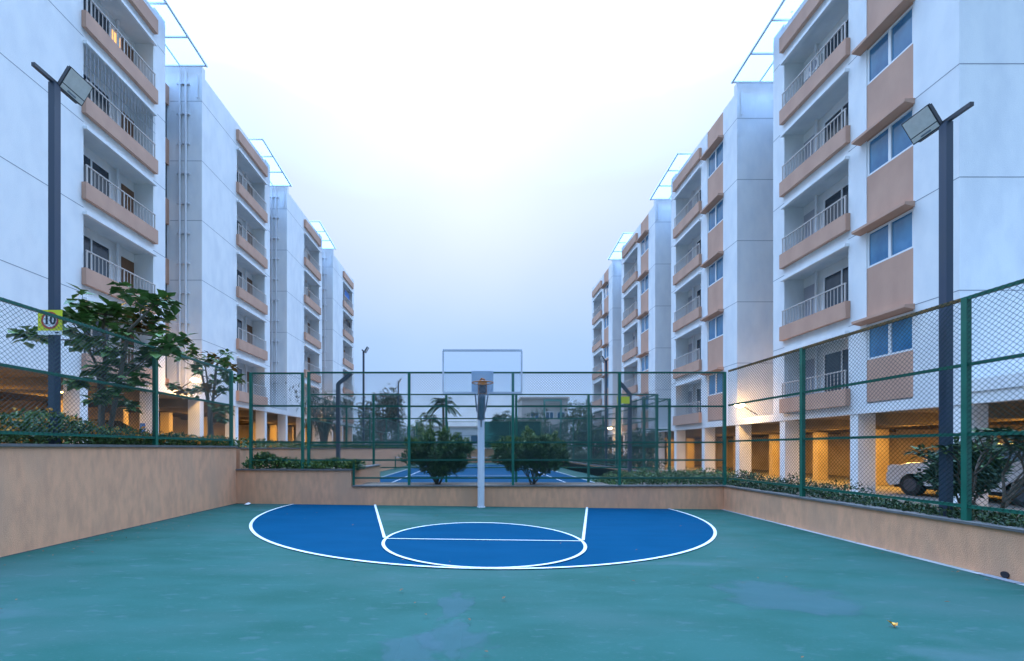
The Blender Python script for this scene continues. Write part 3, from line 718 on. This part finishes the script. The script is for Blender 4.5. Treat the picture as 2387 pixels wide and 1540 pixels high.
SP1 = [(560,545,.22,0),(620,590,.15,0),(880,480,.2,0),(960,520,.28,0),(1060,520,.25,0),(1150,500,.22,0),(780,570,.28,0),(720,610,.2,0),(870,590,.28,0),(1000,610,.28,0),(1110,640,.22,0),(820,680,.25,0),
       (920,690,.2,1),(900,730,.2,0),(1060,720,.26,0),(1150,780,.28,0),(1250,770,.22,0),(1120,830,.2,0),(1010,880,.22,0),(1000,930,.15,0),(200,755,.16,0),(260,760,.14,0),(460,610,.2,0),(540,650,.16,0),(490,740,.22,0),(590,790,.24,0),(540,820,.18,0),
       (720,850,.22,0),(780,870,.18,0),(800,950,.22,0),(900,980,.22,0),(530,1080,.16,0),(650,1010,.2,0),(720,1030,.22,0),(760,1130,.24,0),(690,1190,.22,0),(860,1240,.2,0),(940,1060,.18,0),(820,1090,.2,0)]
big_leaf_tree('large-leaved tree with dark green leaves behind the left fence near the speed sign', (-7.95, 9.0, 1.70), 9.0,
    [(*c2(x, y), r, m) for x, y, r, m in SP1], [[(236,985,9),(240,900,9),(246,820,9),(240,760,9.1),(250,715,9)],[(231,985,9.1),(236,930,9.2),(225,850,9.1),(196,790,9)],[(246,820,9),(300,770,8.9),(350,720,8.9)]], .29, .20, 4)
SP2 = [(320,255,.2,0),(240,300,.16,0),(340,310,.2,0),(400,330,.18,0),(470,285,.2,1),(560,265,.22,0),(530,320,.22,0),(590,350,.18,1),(360,385,.2,0),(500,470,.22,0),(540,520,.2,0),(600,460,.2,0),(660,455,.14,0),
       (190,505,.16,0),(240,550,.16,1),(290,550,.14,0),(390,545,.18,0),(450,545,.16,1),(510,690,.22,0),(540,735,.18,0),(590,690,.18,0),(560,420,.18,0),(440,300,.18,0)]
big_leaf_tree('slender sparse tree with some rusty leaves behind the left fence beside the amber lamp', (-8.3, 13.0, 1.70), 13.0,
    [(*c4(x, y), r, m) for x, y, r, m in SP2], [[(490,1010,13),(486,940,13),(484,890,13),(478,850,13.1)],[(498,1010,13),(490,960,13),(470,870,13),(450,850,13)],[(484,890,13),(505,850,12.9),(520,835,12.9)]], .25, .16, 4)

def shrub(o, base, rx, ry, h, n, ls, mats, stems=7, clear_z=.18, tips=True, shape=1.0):
    """Round shrub: visible stems below, leaf sprays spread through a lumpy crown."""
    base = Vector(base); tb = MB(); lf = MB(); lumps = []
    for i in range(60):
        a = rnd(0, 2*math.pi); q = math.sqrt(rnd(.02, 1)); zf = rnd(.12, 1)
        env = math.sqrt(max(0, 1-(max(0, zf-.5)/.60)**2))*(.42+.58*min(1, zf/.5))*rnd(.86, 1.1)
        lumps.append((base+Vector((rx*q*env*math.cos(a), ry*q*env*math.sin(a), h*(clear_z+(1-clear_z)*zf*(1-.22*q*q)*rnd(.88,1.06)))), rnd(.13, .24)*min(rx, ry)))
    for i in range(stems):
        t = lumps[i*3 % len(lumps)][0]; s0 = base+Vector((rnd(-.1,.1), rnd(-.06,.06), -.05)); m = s0.lerp(t, .45)+Vector((0,0,h*.08))
        tb.tube([s0, m, t], [.022, .016, .007], 6)
        for j in range(3): limb(tb, m, lumps[(i*3+j+1) % len(lumps)][0], .011, .004, 0, 4)
    for i in range(n):
        c, r = random.choice(lumps); d = rdir(); p = c+d*r*rnd(.35, 1.35)
        if i % 9 == 0 and c.z > base.z+.35*h: p = c+(c-base-Vector((0,0,h*.3))).normalized()*rnd(.05, .26)+rdir()*.03
        top = (p.z-base.z)/h
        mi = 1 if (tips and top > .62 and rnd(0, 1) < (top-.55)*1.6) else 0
        dd = (d+Vector((0,0,.5))+rdir()*.6).normalized()
        lf.leaf(p, dd, rdir(), ls*rnd(.7, 1.3), ls*.48*rnd(.8, 1.2), mi, .2)
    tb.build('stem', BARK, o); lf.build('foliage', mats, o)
def shrub_thing(label, base, *a, name='shrub', cat='shrub', group=None, **k):
    o = thing(name, label, cat, base, group); shrub(o, base, *a, **k); return o
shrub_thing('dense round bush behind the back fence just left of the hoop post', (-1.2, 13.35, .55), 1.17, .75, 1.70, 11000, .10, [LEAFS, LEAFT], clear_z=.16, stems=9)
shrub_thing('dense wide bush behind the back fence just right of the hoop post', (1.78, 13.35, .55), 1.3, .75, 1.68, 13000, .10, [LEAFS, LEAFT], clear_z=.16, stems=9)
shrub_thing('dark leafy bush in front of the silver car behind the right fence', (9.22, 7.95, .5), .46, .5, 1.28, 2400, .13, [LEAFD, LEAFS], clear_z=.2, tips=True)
# frangipani: forking bare branches with leaf whorls at their ends
o = thing('frangipani_tree', 'frangipani with bare forking branches at the right edge behind the fence', 'tree', (8.25, 6.72, .5))
tb = MB(); lf = MB()
def fork(p, d, ln, r, k):
    q = p+d*ln; limb(tb, p, q, r, r*.75, 0, 4)
    if k == 0:
        for j in range(3): whorl(lf, q+Vector((0,0,.03*j)), 5, .23, .065, random.randint(0, 1), .1)
        return
    for j in range(3 if k > 2 else 2):
        a = rnd(0, 2*math.pi); v = (d+Vector((math.cos(a), math.sin(a), .25))*rnd(.55, .8)).normalized()
        v.z = max(v.z, .12); fork(q, v, ln*rnd(.72, .9), r*.72, k-1)
for a in (0, 2.1, 4.2): fork(Vector((8.25, 6.72, .45)), Vector((.5*math.cos(a), .5*math.sin(a), .8)).normalized(), .50, .030, 3)
tb.build('trunk', BARK, o); lf.build('crown', [LEAFD, LEAFS], o)

def cover(name, label, cat, fn, n, ls, mats, fl=0, kind='stuff'):
    """Ground cover: fn() gives (x, y, base z, height)."""
    lf = MB()
    for i in range(n):
        x, y, z, h = fn(); t = rnd(0, 1)**.6; p = Vector((x, y, z+h*t))
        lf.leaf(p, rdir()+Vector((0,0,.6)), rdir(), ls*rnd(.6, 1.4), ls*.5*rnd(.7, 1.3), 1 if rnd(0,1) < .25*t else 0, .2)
    for i in range(fl):
        x, y, z, h = fn(); p = Vector((x, y, z+h*rnd(.55, 1.12)))
        for j in range(8): lf.leaf(p+rdir()*.02, rdir()+Vector((0,0,.5)), rdir(), .055, .045, 2, .1)
    o = lf.build(name, mats); return tag(o, label, cat, kind=kind)
def lump(x, y, s=1.0): return .5+.5*math.sin(x*3.1*s+y*2.3*s)*math.sin(y*1.7*s-x*1.3)+rnd(-.15, .15)
def f_left():
    y = 2.5+rnd(0, 1)*10.2; x = rnd(-8.5, XL-.12); near = max(0, min(1, (10.5-y)/3.5))
    return x, y, 1.66, (.20+.16*lump(x, y)+near*(.14+.34*max(0, lump(x, y, .8))*min(1, (XL+.1-x)/.5+.45)))
cover('flower_bed', 'orange-flowered green ground cover along the foot of the left fence', 'flower bed', f_left, 19000, .08, [LEAFS, LEAFT, FLOWER], 620)
def f_back():
    x = rnd(XL+.15, -3.5); y = rnd(YB+.02, YB+1.0); e = .40 if x < -5.6 else .26
    return x, y, 1.04, max(.12, e*(.55+.7*lump(x*1.4, y)))
cover('hedge', 'dense green hedge on the left back corner wall behind the fence', 'hedge', f_back, 5200, .10, [LEAFS, LEAFT], kind='stuff')
def f_right():
    y = rnd(3.0, 13.2); x = XR+.12+rnd(0, 1.2)**1.2; g = .15+.85*min(1, max(0, (y-7.6)/2.0))
    if y < 6.9: g = .45
    return x, y, .54, max(.04, (.34*lump(x, y)+.10)*g)
cover('border_plants', 'low dark green plants along the foot of the right fence', 'plants', f_right, 9500, .07, [LEAFD, LEAFS], kind='stuff')
def f_bank():
    x = rnd(4.2, 8.6); y = rnd(12.7, 15.5); return x, y, .5, max(.05, (.20+.30*lump(x*1.3, y*1.1))*min(1, (x-4.0)/1.2))
cover('border_plants', 'mixed green and rusty plants behind the right corner of the back fence', 'plants', f_bank, 6500, .085, [LEAFS, LEAFT], kind='stuff')
def f_edge():
    y = rnd(13, 49); x = rnd(-8.6, XL-.1); return x, y, 1.66, .12+.25*lump(x, y)
cover('border_plants', 'green planting on top of the left tennis court wall', 'plants', f_edge, 6000, .11, [LEAFS, LEAFT], kind='stuff')
def f_tr():
    y = rnd(20, 46); x = rnd(7.9, 9.2); return x, y, .5, .35+.7*max(0, lump(x, y*.6))
cover('hedge', 'dark hedge along the right side of the tennis court', 'hedge', f_tr, 6500, .15, [LEAFD, LEAFS], kind='stuff')

# bamboo clump on the left terrace
def bamboo(label, base, n, h, spread):
    o = thing('bamboo_clump', label, 'bamboo', base); tb = MB(); lf = MB(); base = Vector(base)
    for i in range(n):
        a = rnd(0, 2*math.pi); d = Vector((math.cos(a), math.sin(a), 0)); pts = []; hh = h*rnd(.75, 1.05); sp = spread*rnd(.3, 1)
        for j in range(9):
            t = j/8; pts.append(base+d*(.15+sp*t*t)+Vector((0,0,hh*(t-.22*t**3))))
        tb.tube(pts, [.03-.025*j/8 for j in range(9)], 5)
        for j in range(70):
            t = rnd(.3, 1); k = min(7, int(t*8)); p = pts[k].lerp(pts[k+1], t*8-k)
            q = p+rdir()*rnd(.05, .55)*(.5+t)
            lf.leaf(q, Vector((rnd(-1,1), rnd(-1,1), -.5)), Vector((0,0,1)), rnd(.2, .42), .055, 0 if rnd(0,1) < .8 else 1, .1)
    tb.build('stem', BARK, o); lf.build('foliage', [LEAFF, LEAFRED], o); return o
bamboo('feathery bamboo clump behind the left fence in front of the left building', (-8.5, 23.5, 1.65), 26, 4.2, 1.7)
# stakes leaning on it
o = thing('support_stakes', 'leaning bundle of thin poles between the left back fence panels', 'stakes', (-7.7, 17.6, 1.66)); mb = MB()
for i in range(5): mb.tube([(-7.75+.07*i, 17.6, 1.66), (-7.0+.03*i, 17.7, 3.1+.1*i)], .015, 5)
mb.build('stake', mat('bamboo_cane', (.35,.27,.17), .8), o)

# far trees
def tree(label, base, trunk_h, crown_h, rx, mats, n, ls, name='tree', group='trees beyond the tennis court'):
    o = thing(name, label, 'tree', base, group); base = Vector(base); tb = MB(); lf = MB()
    ctr = base+Vector((0,0,trunk_h+crown_h*.45)); lumps = []
    fork_p = base+Vector((rnd(-.2,.2), rnd(-.2,.2), trunk_h*.8))
    tb.tube([base-Vector((0,0,.2)), base.lerp(fork_p, .5)+Vector((.1,0,0)), fork_p], [.2, .15, .12], 8)
    for i in range(26):
        d = rdir(); p = ctr+Vector((d.x*rx, d.y*rx, d.z*crown_h*.5))*rnd(.35, 1); lumps.append((p, rnd(.16, .32)*rx))
        if i < 14: limb(tb, fork_p, p, .07, .015, .0, 5)
    for i in range(n):
        c, r = random.choice(lumps); d = rdir(); p = c+d*r*rnd(.3, 1.3)
        lf.leaf(p, d+Vector((0,0,-.2))+rdir(), rdir(), ls*rnd(.7, 1.3), ls*.55, 0 if rnd(0,1) < .7 else 1, .2)
    tb.build('trunk', BARK, o); lf.build('crown', mats, o)
for args in (
    ('reddish feathery tree right of the bamboo beyond the left fence', (-10.2, 46, 1.3), 2.2, 5.0, 2.5, [LEAFRED, LEAFF], 2600, .30),
    ('bushy green tree at the left behind the tennis court', (-12.4, 56, 0), 1.0, 5.8, 4.2, [LEAFF, LEAFD], 4200, .34),
    ('yellow-green small tree left of the palm behind the shade cloth', (-7.2, 57, 0), 1.5, 4.3, 2.0, [LEAFT, LEAFF], 1800, .3),
    ('dark green tree right of the hoop post behind the tennis court', (4.6, 60, 0), 1.0, 5.8, 3.0, [LEAFF, LEAFD], 2800, .34),
    ('tall thin tree just right of the hoop post in the distance', (3.9, 66, 0), 3.0, 6.0, 1.5, [LEAFD, LEAFF], 1500, .34),
    ('wide green tree in front of the far beige house', (9.5, 62, 0), 1.0, 6.2, 3.8, [LEAFF, LEAFRED], 3200, .36),
    ('leafy green tree between the far house and the right building', (14.6, 60, 0), 1.5, 7.8, 3.4, [LEAFF, LEAFD], 3200, .36),
    ('low reddish tree left of the far beige house', (7.6, 72, 0), 1.5, 5.9, 2.6, [LEAFRED, LEAFF], 2000, .36),
    ('dark shrubby tree by the right tennis fence behind the yellow sign', (8.6, 31, .5), .6, 3.2, 1.3, [LEAFD, LEAFS], 2200, .2),
    ('dark leafy tree under the amber lamps at the right', (8.9, 22.5, .5), .5, 1.9, .8, [LEAFD, LEAFS], 1500, .16),
    ): tree(*args)
def palm(label, base, h, fl, n):
    o = thing('palm_tree', label, 'palm tree', base, 'palm trees in the distance'); base = Vector(base); tb = MB(); lf = MB()
    tb.tube([base, base+Vector((.1,0,h*.5)), base+Vector((0,0,h))], [.24, .19, .16], 10); tp = base+Vector((0,0,h))
    for i in range(n):
        a = 2*math.pi*i*.382*1.618+rnd(-.2,.2); up = rnd(-.15, 1.15); d = Vector((math.cos(a), math.sin(a), 0)); pts = []
        for j in range(10):
            t = j/9; pts.append(tp+d*fl*t*(1-.12*t)*(1-.35*max(0, up))+Vector((0,0,fl*(up*t-(.55+.25*up)*t*t))))
        tb.tube(pts, [.03-.022*j/9 for j in range(10)], 4)
        for j in range(60):
            t = .1+.9*j/60; k = min(8, int(t*9)); p = pts[k].lerp(pts[k+1], t*9-k); ax = (pts[k+1]-pts[k]).normalized()
            sd_ = ax.cross(Vector((0,0,1))).normalized()
            for q in (-1, 1): lf.leaf(p, sd_*q+ax*.7+Vector((0,0,-.35)), Vector((0,0,1)), .75*(1-.55*t)*fl/2.6, .08, 0 if rnd(0,1) < .75 else 1, .1)
    tb.build('trunk', BARK, o); lf.build('crown', [PALML, LEAFF], o)
palm('coconut palm standing above the fences left of the hoop post', (-4.7, 60, 0), 7.9, 3.1, 22)
palm('shorter palm with drooping fronds left of the taller palm', (-7.0, 64, 0), 6.0, 3.2, 14)

# far houses
o = thing('house', 'far beige house with dark windows seen over the trees at right', 'house', (14, 92, 0))
mb = MB(); mb.box(9.9, 20, 92, 100, -.5, 12.6); mb.build('wall', FARW, o)
mb = MB(); mb.box(9.6, 20.3, 91.6, 100.4, 12.603, 12.95); mb.box(10.0, 19.9, 91.85, 91.998, 11.2, 11.4); mb.build('roof_slab', mat('far_trim', (.55,.46,.42), .8), o)
for x, z in ((11.9, 8.2), (15.1, 8.2), (17.6, 8.2), (11.9, 4.6), (15.1, 4.6), (17.6, 4.6)):
    mb = MB(); mb.box(x, x+1.8, 91.95, 91.998, z, z+1.5); wn = mb.build('window', FRAME, o)
    mb = MB(); mb.box(x+.1, x+.85, 91.93, 91.948, z+.1, z+1.4); mb.box(x+.95, x+1.7, 91.93, 91.948, z+.1, z+1.4); mb.build('pane', FARWIN, wn)
mb = MB()
for a in (14.6, 18.2): mb.box(a, a+.35, 91.2, 91.55, -.5, 11.9)
mb.box(14.6, 18.55, 91.2, 91.55, 11.902, 12.3); mb.build('balcony_frame', mat('far_green', (.10,.25,.22), .7), o)
o = thing('house', 'low pale far house behind the palm and the tennis court', 'house', (-2, 80, 0))
mb = MB(); mb.box(-12, 1.5, 80, 88, -.5, 5.6); mb.build('wall', mat('pale_wall', (.68,.70,.72), .8, (.58,.6,.64), .4), o)
mb = MB(); mb.box(-12.2, 1.7, 79.8, 88.2, 5.602, 5.9); mb.build('roof_slab', FARW, o)
for x in (-10, -7, -4, -1):
    mb = MB(); mb.box(x, x+1.3, 79.96, 79.998, 2.6, 4.2); mb.build('window', FARWIN, o)
o = thing('boundary_hedge', 'far row of dark shrubs behind the far tennis fence', 'hedge', (0, 53, 0))
lf = MB()
for i in range(7000):
    x = rnd(-18, 13); gap = abs(x+1.4) < 2.6
    h = (1.6 if gap else 3.6)*(.55+.5*lump(x*.5, 3)); p = Vector((x, rnd(51.5, 54), h*rnd(0, 1)**.7)); lf.leaf(p, rdir()+Vector((0,0,.4)), rdir(), rnd(.2,.42), .18, 0 if rnd(0,1) < .6 else 1, .2)
lf.build('foliage', [LEAFD, LEAFF], o); o['kind'] = 'stuff'

# ------------------------------------------------------------------ cars
def car(label, loc, rz, paint):
    """Compact car, nose along local +x, wheels on z = 0."""
    o = thing('parked_car', label, 'car', loc, world=False); o.rotation_euler = (0, 0, rz)
    W = .84
    lower = [(-2.05,.35),(-2.08,.62),(-2.02,.92),(-1.75,1.0),(-.9,1.02),(.75,1.0),(1.45,.94),(1.9,.80),(2.07,.62),(2.08,.38),(1.98,.24)]
    def arch(cx): return [(cx+.36*math.cos(t), .30+.36*math.sin(t)) for t in [math.pi*k/8 for k in range(9)]]
    prof = lower+[(p[0], max(.2, p[1])) for p in arch(1.30)]+[(p[0], max(.2, p[1])) for p in arch(-1.28)]+[(-1.95,.22)]
    bm = bmesh.new(); rings = []
    for y, sx, in ((-W, .965), (-W+.07, 1.0), (W-.07, 1.0), (W, .965)):
        rings.append([bm.verts.new((x*sx, y, z+(0 if sx == 1 else (.012 if z < .5 else -.02)))) for x, z in prof])
    for a, b in zip(rings, rings[1:]):
        for i in range(len(prof)):
            j = (i+1) % len(prof); bm.faces.new((a[i], a[j], b[j], b[i]))
    for r in (rings[0], rings[-1]):
        f = bm.faces.new(r)
    # cabin roof
    cab = [(-1.72,1.0),(-1.35,1.44),(-.2,1.49),(.28,1.45),(1.0,1.0)]
    c0 = [bm.verts.new((x, -W+.09+(.14 if z > 1.2 else 0), z)) for x, z in cab]; c1 = [bm.verts.new((x, W-.09-(.14 if z > 1.2 else 0), z)) for x, z in cab]
    for i in range(len(cab)-1): bm.faces.new((c0[i], c0[i+1], c1[i+1], c1[i]))
    bm.faces.new(c0); bm.faces.new(c1)
    bmesh.ops.triangulate(bm, faces=[f for f in bm.faces if len(f.verts) > 4]); bmesh.ops.recalc_face_normals(bm, faces=bm.faces)
    me = bpy.data.meshes.new('body'); bm.to_mesh(me); bm.free(); me.materials.append(paint); link('body', me, o, (0,0,0))
    for s in (-1, 1):
        mb = MB(); yy = s*(W-.085); y2 = s*(W-.225)
        def q(pts): mb.add([(x, yy+(y2-yy)*(z-1.0)/.44+s*.008, z) for x, z in pts], [list(range(len(pts)))])
        q([(-1.42,1.06),(-1.2,1.36),(-.42,1.40),(-.42,1.06)]); q([(-.34,1.06),(-.34,1.40),(.2,1.38),(.72,1.06)]); mb.build('side_window', CGLASS, o, (0,0,0))
        mb = MB(); mb.box(1.86, 2.0, s*.52, s*.80, .68, .84); mb.box(1.62, 1.88, s*.66, s*(W-.005), .76, .88); mb.build('headlight', HEADL, o, (0,0,0))
        mb = MB(); mb.box(-2.06, -1.96, s*.55, s*.80, .70, .92); mb.build('tail_light', RED, o, (0,0,0))
        mb = MB(); mb.tube([(.62, s*W, 1.02), (.66, s*(W+.14), 1.06)], [.05,.08], 8); mb.build('wing_mirror', paint, o, (0,0,0))
        for cx in (1.30, -1.28):
            mb = MB(); mb.tube([(cx, s*(W-.20), .30), (cx, s*(W-.01), .30)], .30, 24); tw = mb.build('wheel', BLACK, o, (0,0,0))
            mb = MB(); mb.tube([(cx, s*(W-.02), .30), (cx, s*(W+.002), .30)], .185, 18)
            mb.build('rim', CASE2, tw, (0,0,0))
    mb = MB(); mb.box(-1.9, 1.9, -.70, .70, .20, .60); mb.build('underbody', BLACK, o, (0,0,0))
    mb = MB(); mb.add([(.97,-.68,1.03),(.97,.68,1.03),(.33,.56,1.44),(.33,-.56,1.44)], [(0,1,2,3)]); mb.build('windscreen', CGLASS, o, (.02,0,.012))
    mb = MB(); mb.box(2.06, 2.095, -.45, .45, .40, .56); mb.build('grille', BLACK, o, (0,0,0))
    o.scale = (1.12, 1.12, 1.12); return o
car('silver car parked lengthwise inside the right garage behind the dark bush', (15.06, 12.28, .165), R(90), CARP)
car('dark car parked deep in the left garage beside the blue board', (-17.2, 19.3, 1.36), 0, CARD)

# ------------------------------------------------------------------ litter and small things
mb = MB()
for i in range(150):
    if i < 90: y = rnd(5.5, 12); x = XL+abs(random.gauss(0, .5))+.1
    elif i < 110: y = rnd(4, 12); x = XR-.15-abs(random.gauss(0, .25))
    else: x = rnd(-6, 6.5); y = rnd(2.5, 12)
    mb.leaf(Vector((x, y, gz(x)+.034)), Vector((rnd(-1,1), rnd(-1,1), .1)), Vector((0,0,1)), rnd(.03, .075), rnd(.015, .035), 0, .15)
tag(mb.build('fallen_leaves', DRY), 'dry brown leaves scattered over the court', 'leaves', kind='stuff')
mb = MB()
p = at(2080, 1450, 4.1); p.z = gz(p.x)+.03
for i in range(4): mb.leaf(p+Vector((rnd(-.015,.015), rnd(-.015,.015), 0)), rdir()+Vector((0,0,.3)), rdir(), .05, .04, 0, .3)
tag(mb.build('fallen_flower', FLOWER), 'single orange blossom lying on the green court at right', 'flower')
mb = MB(); p = Vector((-6.55, 11.9, gz(-6.55)+.02))
mb.add([p, p+Vector((.13,-.02,.01)), p+Vector((.15,.09,.03)), p+Vector((.06,.13,.05)), p+Vector((-.01,.08,.02))], [(0,1,3),(1,2,3),(0,3,4)])
tag(mb.build('paper_scrap', SWHITE), 'crumpled white paper scrap at the foot of the left back corner', 'litter')
o = thing('drain_outlet', 'dark drain hole at the foot of the right wall', 'drain', (XR-.02, 5.75, 0))
mb = MB(); mb.tube([(XR-.02, 5.75, gz(XR)+.06), (XR+.01, 5.75, gz(XR)+.06)], .045, 16); mb.build('hole', SBLACK, o)
mb = MB(); mb.box(XR-.14, XR-.012, 5.55, 5.95, gz(XR)+.005, gz(XR)+.012); mb.build('drain_pan', JOINT, o)

for y, z, m, nm in ((LS[3]+4.3, 4.44+12, BLUEP, 'blue cloth hung on the highest far balcony of the left building'), (LS[3]+4.9, 4.44+9, SBLACK, 'dark clothes hung on a far balcony of the left building')):
    mb = MB()
    for i in range(4):
        y0 = y+.42*i; l = rnd(.5, .9); pts = [(-14.0+.02*math.sin(5*t), y0+.34*t, 0) for t in (0, .25, .5, .75, 1)]
        for t in (0, .25, .5, .75):
            mb.add([(-14.0+.03*math.sin(9*t), y0+.34*t, z+2.2), (-14.0+.03*math.sin(9*t+2.2), y0+.34*(t+.25), z+2.2), (-13.98+.05*math.sin(9*t+2.2), y0+.34*(t+.25), z+2.2-l), (-13.98+.05*math.sin(9*t), y0+.34*t, z+2.2-l)], [(0,1,2,3)], 0)
    tag(mb.build('laundry', m), nm, 'laundry')
